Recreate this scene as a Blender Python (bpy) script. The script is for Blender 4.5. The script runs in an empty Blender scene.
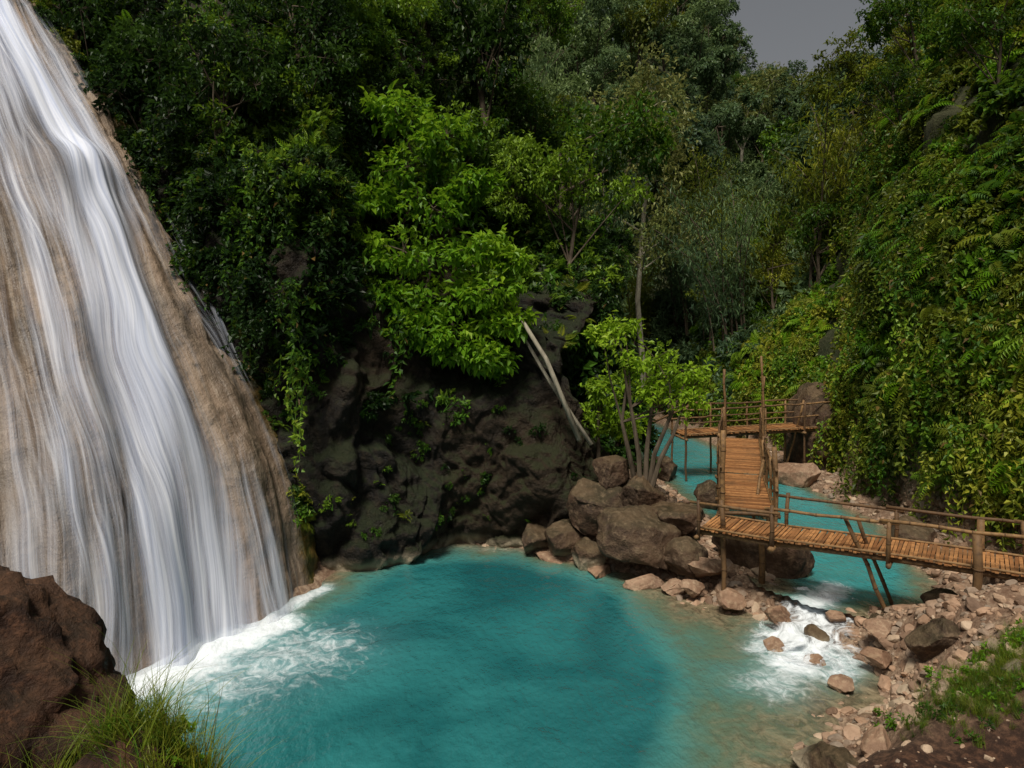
import bpy, math, random, bmesh
import numpy as np
from mathutils import Vector, Quaternion, Matrix
random.seed(7); rng=np.random.default_rng(11)
scene=bpy.context.scene
scene.view_settings.view_transform='Standard'
scene.view_settings.look='None'; scene.view_settings.exposure=0

# ------------------------------------------------------------------ noise
def _hash(x,y,z,s):
    h=(x*73856093)^(y*19349663)^(z*83492791)^(s*2654435)
    h=(h^(h>>13))*1274126177
    h&=0x7fffffffffff
    h=(h^(h>>16))&0xffffff
    return h/float(0xffffff)
def vnoise(P,s=0):
    P=np.asarray(P,float); i=np.floor(P).astype(np.int64); f=P-i; u=f*f*f*(f*(f*6-15)+10)
    r=np.zeros(len(P))
    for dx in (0,1):
        wx=u[:,0] if dx else 1-u[:,0]
        for dy in (0,1):
            wy=u[:,1] if dy else 1-u[:,1]
            for dz in (0,1):
                wz=u[:,2] if dz else 1-u[:,2]
                r+=wx*wy*wz*_hash(i[:,0]+dx,i[:,1]+dy,i[:,2]+dz,s)
    return r*2-1
def fbm(P,o=4,s=0):
    P=np.asarray(P,float); r=0; a=1; t=0
    for k in range(o):
        r=r+a*vnoise(P*(2.03**k)+k*17.3,s+k); t+=a; a*=.5
    return r/t
def worley(P,s=0):
    i=np.floor(P).astype(np.int64); f1=np.full(len(P),9.); f2=np.full(len(P),9.); idv=np.zeros(len(P))
    for dx in (-1,0,1):
        for dy in (-1,0,1):
            for dz in (-1,0,1):
                cx,cy,cz=i[:,0]+dx,i[:,1]+dy,i[:,2]+dz
                q=np.stack([cx+_hash(cx,cy,cz,s),cy+_hash(cx,cy,cz,s+1),cz+_hash(cx,cy,cz,s+2)],1)
                d=np.linalg.norm(P-q,axis=1); c=_hash(cx,cy,cz,s+3)
                n=d<f1
                f2=np.where(n,f1,np.minimum(f2,d)); idv=np.where(n,c,idv); f1=np.where(n,d,f1)
    return f1,f2,idv
def sm(x): x=np.clip(x,0,1); return x*x*(3-2*x)
def cells(P,s=0,w=5.):
    f1,f2,i=worley(P,s); return (i-.5)*sm((f2-f1)*w),f1

# ------------------------------------------------------------------ mesh helpers
def mesh_np(name,V,F,attrs=None,smooth=False,uv=None):
    V=np.asarray(V,np.float32); F=np.asarray(F,np.int32)
    me=bpy.data.meshes.new(name); k=F.shape[1]
    me.vertices.add(len(V)); me.vertices.foreach_set('co',V.ravel())
    me.loops.add(F.size); me.loops.foreach_set('vertex_index',F.ravel())
    me.polygons.add(len(F)); me.polygons.foreach_set('loop_start',np.arange(0,F.size,k,dtype=np.int32))
    me.polygons.foreach_set('use_smooth',np.full(len(F),smooth))
    me.update(calc_edges=True)
    if attrs:
        for n,a in attrs.items():
            at=me.attributes.new(n,'FLOAT','POINT'); at.data.foreach_set('value',np.asarray(a,np.float32))
    if uv is not None:
        l=me.uv_layers.new(name='UVMap'); l.data.foreach_set('uv',np.asarray(uv,np.float32)[F.ravel()].ravel())
    return me
def add(name,me,mat=None,parent=None):
    o=bpy.data.objects.new(name,me); scene.collection.objects.link(o)
    if mat: me.materials.append(mat)
    if parent: o.parent=parent
    return o
def gridF(nu,nv):
    a=np.arange(nu*nv).reshape(nu,nv)
    return np.stack([a[:-1,:-1],a[1:,:-1],a[1:,1:],a[:-1,1:]],-1).reshape(-1,4)
class MB:
    def __init__(s): s.V=[];s.F=[];s.T=[];s.n=0
    def addm(s,V,F,t):
        s.V.append(np.asarray(V,float)); s.F.append(np.asarray(F)+s.n); s.T.append(np.broadcast_to(np.asarray(t,float),(len(V),)).copy()); s.n+=len(V)
    def tube(s,pts,rad,n=7,t=.5):
        pts=[Vector(p) for p in pts]; V=[]
        if not hasattr(rad,'__len__'): rad=[rad]*len(pts)
        for i,p in enumerate(pts):
            d=(pts[min(i+1,len(pts)-1)]-pts[max(i-1,0)]).normalized()
            a=d.orthogonal().normalized() if i==0 else (a-d*a.dot(d)).normalized()
            b=d.cross(a)
            for k in range(n):
                an=2*math.pi*k/n; V.append(p+(a*math.cos(an)+b*math.sin(an))*rad[i])
        F=[]
        for i in range(len(pts)-1):
            for k in range(n):
                k2=(k+1)%n; q=[i*n+k,i*n+k2,(i+1)*n+k2,(i+1)*n+k]
                F+= [[q[0],q[1],q[2]],[q[0],q[2],q[3]]]
        V.append(pts[0]);V.append(pts[-1]); c0=len(V)-2;c1=len(V)-1;m=(len(pts)-1)*n
        for k in range(n):
            F.append([c0,(k+1)%n,k]); F.append([c1,m+k,m+(k+1)%n])
        s.addm([tuple(v) for v in V],F,t)
    def box(s,c,ax,ay,az,t=.5):
        c,ax,ay,az=map(lambda q:np.array(q,float),(c,ax,ay,az)); V=[c+i*ax+j*ay+k*az for i in(-1,1) for j in(-1,1) for k in(-1,1)]
        Q=[[0,1,3,2],[4,6,7,5],[0,4,5,1],[2,3,7,6],[0,2,6,4],[1,5,7,3]]
        F=[]
        for q in Q: F+=[[q[0],q[1],q[2]],[q[0],q[2],q[3]]]
        s.addm(V,F,t)
    def leaves(s,C,D,N,L,W,tint,fold=.25,droop=.2):
        C=np.asarray(C);D=D/np.linalg.norm(D,axis=1,keepdims=True)
        S=np.cross(D,N); S/=np.linalg.norm(S,axis=1,keepdims=True)+1e-9
        U=np.cross(S,D); L=np.asarray(L).reshape(-1,1);W=np.asarray(W).reshape(-1,1)
        m=C+D*L*.45; tip=C+D*L-U*L*droop
        l=m+S*W*.5+U*W*fold; r=m-S*W*.5+U*W*fold
        n=len(C); V=np.stack([C,l,tip,r],1).reshape(-1,3); b=np.arange(n)[:,None]*4
        F=np.concatenate([b+np.array([[0,1,2]]),b+np.array([[0,2,3]])])
        s.addm(V,F,np.repeat(tint,4))
    def mesh(s,name,smooth=False):
        return mesh_np(name,np.concatenate(s.V),np.concatenate(s.F),{'tint':np.concatenate(s.T)},smooth)
def rdir(n):
    v=rng.normal(size=(n,3)); return v/np.linalg.norm(v,axis=1,keepdims=True)

# ------------------------------------------------------------------ material helpers
class NT:
    def __init__(s,name):
        s.m=bpy.data.materials.new(name); s.m.use_nodes=True; s.t=s.m.node_tree; s.t.nodes.clear(); s.out=s.n('ShaderNodeOutputMaterial')
    def n(s,ty,**k):
        nd=s.t.nodes.new(ty)
        for a,b in k.items(): setattr(nd,a,b)
        return nd
    def l(s,a,b): s.t.links.new(a,b)
    def set(s,sock,v):
        if isinstance(v,bpy.types.NodeSocket): s.l(v,sock)
        else:
            if isinstance(v,tuple) and len(v)==3 and sock.type=='RGBA': v=v+(1,)
            sock.default_value=v
    def math(s,op,a,b=0.,c=None,clamp=False):
        n=s.n('ShaderNodeMath',operation=op,use_clamp=clamp); s.set(n.inputs[0],a); s.set(n.inputs[1],b)
        if c is not None: s.set(n.inputs[2],c)
        return n.outputs[0]
    def mix(s,f,a,b,bt='MIX'):
        n=s.n('ShaderNodeMix',data_type='RGBA',blend_type=bt); s.set(n.inputs[0],f); s.set(n.inputs[6],a); s.set(n.inputs[7],b); return n.outputs[2]
    def noise(s,scale,detail=4,rough=.55,vec=None,dist=0):
        n=s.n('ShaderNodeTexNoise'); n.inputs['Scale'].default_value=scale; n.inputs['Detail'].default_value=detail; n.inputs['Roughness'].default_value=rough; n.inputs['Distortion'].default_value=dist
        if vec is not None: s.l(vec,n.inputs['Vector'])
        return n.outputs['Fac']
    def ramp(s,f,a,b,lo=0.,hi=1.):
        n=s.n('ShaderNodeMapRange',interpolation_type='SMOOTHSTEP'); s.set(n.inputs[0],f); n.inputs[1].default_value=a;n.inputs[2].default_value=b;n.inputs[3].default_value=lo;n.inputs[4].default_value=hi; return n.outputs[0]
    def pos(s): return s.n('ShaderNodeNewGeometry').outputs['Position']
    def attr(s,name): return s.n('ShaderNodeAttribute',attribute_name=name).outputs['Fac']
    def mapv(s,v,sc):
        n=s.n('ShaderNodeMapping'); s.l(v,n.inputs[0]); n.inputs['Scale'].default_value=sc; return n.outputs[0]
    def bump(s,h,st,dist,nrm=None):
        n=s.n('ShaderNodeBump'); s.set(n.inputs['Height'],h); n.inputs['Strength'].default_value=st; n.inputs['Distance'].default_value=dist
        if nrm is not None: s.l(nrm,n.inputs['Normal'])
        return n.outputs[0]
    def pbsdf(s,col,rough,nrm=None,spec=.3):
        n=s.n('ShaderNodeBsdfPrincipled'); s.set(n.inputs['Base Color'],col); s.set(n.inputs['Roughness'],rough); n.inputs['Specular IOR Level'].default_value=spec
        if nrm is not None: s.l(nrm,n.inputs['Normal'])
        return n.outputs[0]
    def fin(s,sh): s.l(sh,s.out.inputs[0]); return s.m

def leaf_mat(name,dark,mid,lite,trans=.35,rough=.45,patch=.25):
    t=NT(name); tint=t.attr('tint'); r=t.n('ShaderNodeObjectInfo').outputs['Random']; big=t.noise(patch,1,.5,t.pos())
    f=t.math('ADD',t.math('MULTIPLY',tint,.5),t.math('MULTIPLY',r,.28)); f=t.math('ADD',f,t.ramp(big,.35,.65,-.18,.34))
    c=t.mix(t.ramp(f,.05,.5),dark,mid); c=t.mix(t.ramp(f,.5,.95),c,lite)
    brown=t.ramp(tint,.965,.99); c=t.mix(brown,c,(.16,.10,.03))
    p=t.pbsdf(c,rough,spec=.25); tr=t.n('ShaderNodeBsdfTranslucent'); t.l(t.mix(.5,c,lite),tr.inputs[0])
    m=t.n('ShaderNodeMixShader'); m.inputs[0].default_value=trans; t.l(p,m.inputs[1]); t.l(tr.outputs[0],m.inputs[2])
    return t.fin(m.outputs[0])
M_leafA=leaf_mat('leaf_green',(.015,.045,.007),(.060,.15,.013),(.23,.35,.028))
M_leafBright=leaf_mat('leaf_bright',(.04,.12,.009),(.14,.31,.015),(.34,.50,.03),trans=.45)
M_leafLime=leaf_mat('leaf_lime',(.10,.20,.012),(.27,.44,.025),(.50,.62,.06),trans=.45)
M_leafY=leaf_mat('leaf_yellowgreen',(.035,.060,.009),(.14,.19,.018),(.37,.38,.04))
M_leafHaze=leaf_mat('leaf_distant_haze',(.045,.085,.048),(.105,.175,.075),(.22,.30,.11),patch=.07)  # paler, bluer greens: aerial haze painted into the far leaf colour
M_leafDark=leaf_mat('leaf_dark',(.007,.022,.005),(.019,.052,.009),(.06,.12,.016))
M_leafDry=leaf_mat('leaf_olive',(.09,.13,.035),(.18,.22,.06),(.31,.31,.10))

def bark_mat(name,a,b,sc=6):
    t=NT(name); p=t.mapv(t.pos(),(1,1,.25)); n=t.noise(sc,4,.65,p); c=t.mix(t.ramp(n,.3,.7),a,b)
    return t.fin(t.pbsdf(c,.85,t.bump(n,.6,.03)))
M_bark=bark_mat('bark',(.04,.028,.018),(.13,.10,.07)); M_barkPale=bark_mat('bark_pale',(.18,.16,.12),(.40,.36,.28))

def rock_mat(name,a,b,c3,moss=.4,wet=0.,sc=1.,mosscol=(.03,.05,.01),bumpd=.12,rim=True,rust=None):
    t=NT(name); pos=t.pos(); n1=t.noise(1.1*sc,5,.62,pos); n2=t.noise(6*sc,6,.7,pos); n3=t.noise(.35*sc,2,.5,pos)
    col=t.mix(t.ramp(n1,.35,.65),a,b); col=t.mix(t.ramp(n2,.45,.75),col,c3)
    if rust: col=t.mix(t.ramp(n3,.45,.62,0,.8),col,rust)
    else: col=t.mix(t.ramp(n3,.4,.65,0,.5),col,t.mix(1.,col,(.7,.55,.45),'MULTIPLY'))
    nz=t.n('ShaderNodeSeparateXYZ'); t.l(t.n('ShaderNodeNewGeometry').outputs['Normal'],nz.inputs[0])
    mf=t.math('MULTIPLY',t.ramp(t.math('ADD',nz.outputs[2],t.math('MULTIPLY',t.math('SUBTRACT',n1,.5),1.6)),.1,.8),moss)
    col=t.mix(mf,col,mosscol)
    if rim:
        z=t.n('ShaderNodeSeparateXYZ'); t.l(pos,z.inputs[0]); zz=t.math('ADD',z.outputs[2],t.math('MULTIPLY',t.math('SUBTRACT',n1,.5),.5))
        col=t.mix(t.ramp(zz,.30,.05,0,.85),col,(.36,.30,.21))
    h=t.math('ADD',t.math('MULTIPLY',n2,.5),n1)
    return t.fin(t.pbsdf(col,t.ramp(n2,.3,.7,.55-.3*wet,.95-.3*wet),t.bump(h,.9,bumpd),spec=.3))
M_cliff=rock_mat('cliff_rock',(.004,.003,.0025),(.014,.010,.0065),(.038,.028,.018),.55,.2,mosscol=(.014,.026,.005),bumpd=.28,rust=(.030,.018,.008))
M_boulderD=rock_mat('boulder_brown',(.040,.024,.015),(.115,.068,.042),(.20,.14,.09),.2,.1,1.5)
M_boulderT=rock_mat('boulder_tan',(.19,.115,.075),(.33,.21,.14),(.43,.32,.22),.03,0,2.,rim=False,bumpd=.05)
M_fgrock=rock_mat('foreground_rock',(.022,.009,.005),(.068,.029,.016),(.13,.062,.036),.08,0,2.6,bumpd=.10,rim=False)

def cobble_mat():
    t=NT('cobble'); r=t.n('ShaderNodeObjectInfo').outputs['Random']; n=t.noise(9,3,.6,t.pos())
    cr=t.n('ShaderNodeValToRGB'); t.l(r,cr.inputs[0]); e=cr.color_ramp.elements
    e[0].color=(.15,.095,.065,1); e[1].color=(.46,.36,.26,1)
    for p,c in((.25,(.36,.23,.15,1)),(.5,(.26,.21,.165,1)),(.75,(.42,.27,.18,1))): q=e.new(p); q.color=c
    c=t.mix(t.ramp(n,.3,.7,0,.5),cr.outputs[0],t.mix(1.,cr.outputs[0],(.5,.45,.4),'MULTIPLY'))
    return t.fin(t.pbsdf(c,.75,t.bump(n,.6,.03)))
M_cob=cobble_mat()

def terrain_mat():
    t=NT('terrain_soil'); pos=t.pos(); n1=t.noise(.9,5,.65,pos); n2=t.noise(11,4,.7,pos); w=t.attr('wall')
    bank=t.mix(t.ramp(n2,.35,.7),(.15,.09,.057),(.36,.26,.18)); bank=t.mix(t.ramp(n1,.48,.68,0,.6),bank,(.12,.065,.04))
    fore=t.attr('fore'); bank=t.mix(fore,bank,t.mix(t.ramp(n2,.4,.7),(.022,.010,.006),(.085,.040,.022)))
    wall=t.mix(t.ramp(n1,.35,.65),(.014,.022,.006),(.040,.042,.018)); wall=t.mix(t.ramp(n2,.5,.75),wall,(.06,.055,.03))
    c=t.mix(w,bank,wall)
    return t.fin(t.pbsdf(c,.9,t.bump(t.math('ADD',n1,t.math('MULTIPLY',n2,.4)),.9,.12)))
M_terr=terrain_mat()

# ------------------------------------------------------------------ terrain
POOL=np.array([(-9,3.6),(-7.2,7),(-5.2,8.8),(-3.9,10.8),(-3.3,12.8),(-2.4,13.7),(-1.3,14.4),(0.2,14.1),(1.2,13.5),(2.0,13.1),(2.8,12.4),(3.4,11.3),(4.1,10.1),(4.7,9.0),(4.6,8.3),(3.9,7.6),(3.0,6.95),(2.3,6.3),(1.2,4.6),(0,4.2),(-3,4.0)],float)
STREAM=np.array([(4.35,11.2),(4.8,10.45),(5.6,10.05),(6.5,10.2),(7.1,11.6),(7.9,14.5),(7.9,17),(8.0,20),(7.5,24),(6.6,30),(5.2,34),(4.4,30),(3.9,25),(4.1,20),(4.1,15.5),(4.5,13)],float)
FLOOR=np.array([(-16,-8),(-16,10),(-13,17),(-8,16.5),(-4,15.6),(-1,16.6),(2,16.6),(3.3,18),(3.3,24),(3.8,31),(5,36),(7,34),(8.3,27),(9.1,22),(8.9,17),(8.9,13),(9.4,9),(10,5),(10,-8)],float)
def sd(X,Y,poly):
    X=X.ravel();Y=Y.ravel(); d=np.full(X.shape,1e9); ins=np.zeros(X.shape,bool)
    for i in range(len(poly)):
        a=poly[i];b=poly[(i+1)%len(poly)]; e=b-a
        t=np.clip(((X-a[0])*e[0]+(Y-a[1])*e[1])/(e@e),0,1)
        d=np.minimum(d,np.hypot(X-a[0]-t*e[0],Y-a[1]-t*e[1]))
        c=((a[1]>Y)!=(b[1]>Y)); 
        with np.errstate(divide='ignore',invalid='ignore'): xi=(b[0]-a[0])*(Y-a[1])/(b[1]-a[1]+1e-12)+a[0]
        ins^= c&(X<xi)
    return np.where(ins,-d,d)
def H(X,Y,full=False):
    X=np.asarray(X,float);Y=np.asarray(Y,float); sh=X.shape; X=X.ravel();Y=Y.ravel()
    P=np.stack([X,Y,0*X],1)
    wob=fbm(P*1.1,3,3)*.22
    sp=sd(X,Y,POOL)+wob; ss=sd(X,Y,STREAM)+wob*.8; sf=sd(X,Y,FLOOR)+fbm(P*.3,3,9)*.8
    gentle=sm((X-1.0)/1.5)
    kin=.7-.48*gentle
    hp=np.where(sp<0,np.clip(sp*kin,-.9,0),np.clip(sp*.6,0,.5)); hs=.35+np.clip(ss*.9,-.6,.35)
    h=np.minimum(hp,hs)
    a=np.array([4.8,10.7]);b=np.array([4.1,9.5]);e=b-a;t=np.clip(((X-a[0])*e[0]+(Y-a[1])*e[1])/(e@e),0,1)
    ds=np.hypot(X-a[0]-t*e[0],Y-a[1]-t*e[1]); h-= .3*np.exp(-(ds/.7)**2)*(h>-.1)
    h+=2.9*sm((5.0-Y)/4.6)
    h+=.75*sm((X-4.6)/1.8)*sm((9.9-Y)/1.3)
    h+=.45*np.exp(-((X-5.2)**2/1.2+(Y-7.0)**2/.8))
    h+=1.1*np.exp(-((X-2.3)**2/1.3+(Y-14.2)**2/1.0))
    h+=1.7*np.exp(-((X+2.05)**2/.42+(Y-3.95)**2/.45))+1.0*np.exp(-((X+3.2)**2/.5+(Y-3.7)**2/.5))
    s=np.maximum(sf,0)
    back=sm((Y-24)/14); right=sm((X-6)/3)*(1-back); left=(1-sm((X-6)/3))*(1-back)
    az=X/np.maximum(Y,1)
    kb=1.25-.62*sm((az-.25)/.12)+.3*sm((az-.58)/.1)
    rr=sm((az-.46)/.14)
    c=right*(3.2+2.2*rr)+left*3.0+back*1.5; k=right*(.75+1.05*rr)+left*1.5+back*kb
    raw=c*(1-np.exp(-s/.6))+k*s; cap=60.
    hw=cap*(1-np.exp(-raw/cap))
    h+=hw+fbm(P*.25,4,21)*np.minimum(s*.35,3.)+fbm(P*2.2,4,5)*.09
    if full: return h.reshape(sh),sp,ss,sf
    return h.reshape(sh)
nx,ny=420,440
ux=np.linspace(-1,1,nx); xs=2+4*np.sinh(3.6*ux); wy=np.linspace(-1.8,3.5,ny); ys=9+6*np.sinh(wy)
GX,GY=np.meshgrid(xs,ys,indexing='ij'); GZ,sp,ss,sf=H(GX,GY,True)
TV=np.stack([GX.ravel(),GY.ravel(),GZ.ravel()],1)
wallm=sm((sf-.1)/.8)
am=wallm*np.clip(sf*.5,0,1)
cc,_=cells(TV*.5,4)
TV[:,0]+=am*(fbm(TV*.7+31,4,41)*.9); TV[:,1]+=am*(fbm(TV*.7+77,4,42)*.9); TV[:,2]+=am*(fbm(TV*.8+7,3,43)*.5+cc*.5)
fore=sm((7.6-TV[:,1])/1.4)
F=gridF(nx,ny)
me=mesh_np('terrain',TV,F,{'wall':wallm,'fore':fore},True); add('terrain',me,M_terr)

# ------------------------------------------------------------------ central cliff
path=np.array([(-12,17,14),(-9.5,15.6,13.4),(-7.2,14.7,12),(-5.6,13.7,10.2),(-4.3,13.1,8.6),(-3.3,13.2,7.2),(-2.3,14.0,6.2),(-1.2,14.4,5.3),(0.0,14.3,4.6),(1.0,13.9,4.0),(1.7,14.3,3.3),(2.0,15.6,2.8),(2.1,18,2.8)],float)
def crom(P,t):
    n=len(P); t=np.clip(t,0,n-1-1e-6); i=t.astype(int); f=(t-i)[:,None]
    p0=P[np.maximum(i-1,0)];p1=P[i];p2=P[np.minimum(i+1,n-1)];p3=P[np.minimum(i+2,n-1)]
    return .5*(2*p1+(p2-p0)*f+(2*p0-5*p1+4*p2-p3)*f**2+(3*p1-p0-3*p2+p3)*f**3)
nu,nv=520,260
tt=np.linspace(0,len(path)-1,nu); pp=crom(path,tt)
tan=np.gradient(pp[:,:2],axis=0); tan/=np.linalg.norm(tan,axis=1,keepdims=True)
out=np.stack([tan[:,1],-tan[:,0]],1)
for q in range(60): out[1:-1]=(out[:-2]+out[1:-1]*2+out[2:])/4
out/=np.linalg.norm(out,axis=1,keepdims=True)
vv=np.linspace(0,1.6,nv)
V=np.zeros((nu,nv,3))
for j,v in enumerate(vv):
    if v<=1:
        z=-.6+(pp[:,2]+.6)*v; offs=-.10*z+.85*np.sin(v*math.pi*1.05)*(pp[:,2]/8)
    else:
        w=(v-1)/.6; z=pp[:,2]+ (1-np.cos(w*1.2))*3.+w*1.0; offs=-.10*pp[:,2]+.85*math.sin(math.pi*1.05)*(pp[:,2]/8)-w*6.
    V[:,j,0]=pp[:,0]+out[:,0]*offs; V[:,j,1]=pp[:,1]+out[:,1]*offs; V[:,j,2]=z
CV=V.reshape(-1,3); O=np.repeat(out,nv,0)
def craggy(P,s=0,sc=1.):
    w=P+np.stack([fbm(P*.8,3,s+50),fbm(P*.8,3,s+51),fbm(P*.8,3,s+52)],1)*.7
    c1,a1=cells(w*.55*sc*np.array([1,1,.7]),s,8); c2,b1=cells(w*1.5*sc*np.array([1,1,.8]),s+9,8); c3,d1=cells(w*3.6*sc,s+19,8)
    rid=1-np.abs(fbm(P*1.1*sc+5,4,s+30))*2
    return (fbm(P*.45*sc,4,s)*.9+c1*.5+(.4-a1)*.4+c2*.26+(.4-b1)*.2+c3*.07+(.4-d1)*.07+rid*.12+fbm(P*4*sc,4,s+5)*.10)
dsp=craggy(CV)*.95; CV[:,0]+=O[:,0]*dsp; CV[:,1]+=O[:,1]*dsp; CV[:,2]+=dsp*.2
CF=gridF(nu,nv)[:,::-1]
me=mesh_np('cliff',CV,CF,None,True); add('rock_cliff',me,M_cliff)

# ------------------------------------------------------------------ waterfall dome
cols=[
 [(-9,4.6,-.6),(-10,5.4,1.5),(-11.2,6.6,4),(-13,8.5,6.5),(-15,10.5,9),(-17,12.5,11),(-19,15,12.5)],
 [(-5.9,7.0,-.6),(-6.5,7.9,1.3),(-7.8,9.2,3.6),(-9.3,10.6,6),(-11.3,12.1,8.6),(-12.8,13.6,11),(-14.5,15.8,12.5)],
 [(-4.55,9.25,-.6),(-5.3,9.9,1.9),(-6.3,10.7,4.1),(-7.6,11.7,6.4),(-9.1,12.8,8.6),(-10.7,14.0,10.9),(-12.5,16,12.6)],
 [(-3.4,11.9,-.6),(-4.1,12.5,1.9),(-5.6,13.1,4.5),(-7.1,13.7,6.9),(-8.7,14.3,9.3),(-10.3,14.9,11.2),(-12,16.5,12.6)],
 [(-4.4,14,-.6),(-5.2,14.4,1.9),(-6.7,14.9,4.5),(-8.2,15.4,6.9),(-9.8,15.9,9.3),(-11.2,16.4,11.2),(-12.5,17.5,12.4)]]
cols=np.array(cols,float); DU,DV=280,280
tv=np.linspace(0,6,DV); A=np.stack([crom(c,tv) for c in cols],0)
tu=np.linspace(0,4,DU); B=np.zeros((DU,DV,3))
for j in range(DV): B[:,j]=crom(A[:,j],tu)
def nrm_grid(B):
    n=np.cross(np.gradient(B,axis=0),np.gradient(B,axis=1)); n/=np.linalg.norm(n,axis=2,keepdims=True)+1e-9; return n
N=nrm_grid(B)
if N[DU//2,DV//2,1]>0: N=-N
U2,V2=np.meshgrid(tu,tv,indexing='ij'); Pq=B.reshape(-1,3)
UVq=np.stack([U2.ravel()*5,V2.ravel()*1.2,0*U2.ravel()],1)
dsmooth=(fbm(UVq*np.array([.8,.45,1]),3,60)*.26+fbm(UVq*np.array([2.2,.5,1]),2,61)*.07).reshape(DU,DV)+.30*np.exp(-((U2-2.15)/.4)**2)*np.exp(-((V2-3.35)/.22)**2)
rough=(fbm(Pq*1.2,5,62)*.14+fbm(Pq*4,4,64)*.05).reshape(DU,DV)
wc_,_=cells(Pq*.9,70); ec=sm((U2-2.85)/.3)
d=dsmooth+rough*(.6+ec)+wc_.reshape(DU,DV)*(.08+.3*ec)
D=B+N*d[:,:,None]
def dome_mat():
    t=NT('travertine_rock'); uv=t.n('ShaderNodeUVMap').outputs[0]; pos=t.pos()
    s1=t.noise(1.,4,.6,t.mapv(uv,(5,.7,1))); s2=t.noise(1.,4,.65,t.mapv(uv,(18,1.3,1))); n=t.noise(2.2,6,.7,pos); n4=t.noise(.5,3,.6,pos)
    c=t.mix(t.ramp(s1,.35,.65),(.115,.080,.055),(.28,.20,.14)); c=t.mix(t.ramp(s2,.42,.7,0,.6),c,(.36,.29,.22)); c=t.mix(t.ramp(n,.5,.72,0,.85),c,(.065,.05,.035))
    c=t.mix(t.ramp(n4,.42,.6,0,.5),c,(.10,.085,.07))
    ed=t.attr('edge'); c=t.mix(t.ramp(t.math('ADD',ed,t.math('MULTIPLY',t.math('SUBTRACT',n,.5),.9)),.3,.8),c,t.mix(t.ramp(n,.4,.6),(.025,.035,.008),(.12,.075,.020)))
    h=t.math('ADD',n,t.math('MULTIPLY',s2,.4))
    return t.fin(t.pbsdf(c,t.ramp(s1,.3,.7,.3,.6),t.bump(h,.8,.12),spec=.35))
M_dome=dome_mat()
edge=sm((U2-2.78)/.3).ravel()
uvd=np.stack([U2.ravel(),V2.ravel()],1)
FD=gridF(DU,DV)
me=mesh_np('waterfall_rock',D.reshape(-1,3),FD,{'edge':edge},True,uvd); add('waterfall_rock',me,M_dome)
def fall_mat(seed,k,fu=1.):
    t=NT('waterfall_water'); uv=t.n('ShaderNodeUVMap').outputs[0]; sh=t.n('ShaderNodeVectorMath',operation='ADD'); t.l(uv,sh.inputs[0]); sh.inputs[1].default_value=(seed*3.7,seed*1.3,0); uv=sh.outputs[0]
    warp=t.noise(1.,1,.5,t.mapv(uv,(1.5,1.0,1)))
    wv=t.n('ShaderNodeCombineXYZ'); t.l(t.math('MULTIPLY',warp,.22),wv.inputs[0]); w2=t.n('ShaderNodeVectorMath',operation='ADD'); t.l(uv,w2.inputs[0]); t.l(wv.outputs[0],w2.inputs[1]); uv=w2.outputs[0]
    a=t.noise(1.,2,.5,t.mapv(uv,(7*fu,.35,1))); b=t.noise(1.,3,.6,t.mapv(uv,(30*fu,.55,1))); c=t.noise(1.,2,.6,t.mapv(uv,(110*fu,.9,1)))
    s=t.math('ADD',t.math('MULTIPLY',a,.48),t.math('ADD',t.math('MULTIPLY',b,.36),t.math('MULTIPLY',c,.16)))
    f=t.attr('flow'); q=t.math('ADD',t.math('MULTIPLY',t.math('SUBTRACT',s,.5),2.8),f)
    al=t.math('MULTIPLY',t.ramp(q,.05,1.0),k,clamp=True)
    col=t.mix(t.ramp(b,.3,.7),(.52,.59,.78),(.84,.87,.96))
    p=t.pbsdf(col,.6,t.bump(t.math('ADD',b,c),.12,.03),spec=.15); tr=t.n('ShaderNodeBsdfTransparent')
    m=t.n('ShaderNodeMixShader'); t.l(al,m.inputs[0]); t.l(tr.outputs[0],m.inputs[1]); t.l(p,m.inputs[2]); return t.fin(m.outputs[0])
wf=bpy.data.objects.new('waterfall',None); scene.collection.objects.link(wf)
def flowf(U,V):
    ctr=2.16+.05*np.sin(V*2.1)
    wid=.30-.012*V
    f=.76*np.exp(-((U-ctr)/wid)**2)+.26*np.exp(-((U-2.58)/.07)**2)+.34*np.exp(-((U-2.84)/.05)**2)*(1-sm((V-2.4)/1.2))+.34*np.exp(-((U-1.66)/.14)**2)+.26*np.exp(-((U-1.3)/.22)**2)
    f=f+.42*sm((V-3.1)/1.2)*np.exp(-((U-2.2)/.42)**2)+.055 - .8*sm((U-2.84)/.07)
    f=f+.14*np.exp(-((V-.4)/.7)**2)*(U<2.6)
    f=f+fbm(np.stack([U.ravel()*5,V.ravel()*.9,0*U.ravel()],1),3,90).reshape(U.shape)*.38
    return f
fl=flowf(U2,V2)
for k,(off,al) in enumerate([(.07,.6),(.15,.78)]):
    sl=slice(20,int(DU*2.92/4)+1)
    dd=dsmooth+.07+off*(1+np.clip(fl,0,1)*.8)+fbm(UVq*np.array([4,.3,1]),2,95+k).reshape(DU,DV)*.05
    dd+=.16*np.exp(-((U2-2.15)/.35)**2)*np.exp(-((V2-3.0)/.5)**2)
    W=(B+N*dd[:,:,None])[sl]; fa=(fl-(.0 if k==0 else .16))[sl]
    me=mesh_np('water_veil',W.reshape(-1,3),gridF(W.shape[0],DV),{'flow':fa.ravel()},True,np.stack([U2[sl].ravel(),V2[sl].ravel()],1))
    add('water_veil_%d'%(k+1),me,fall_mat(k+1,al),wf)

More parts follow.
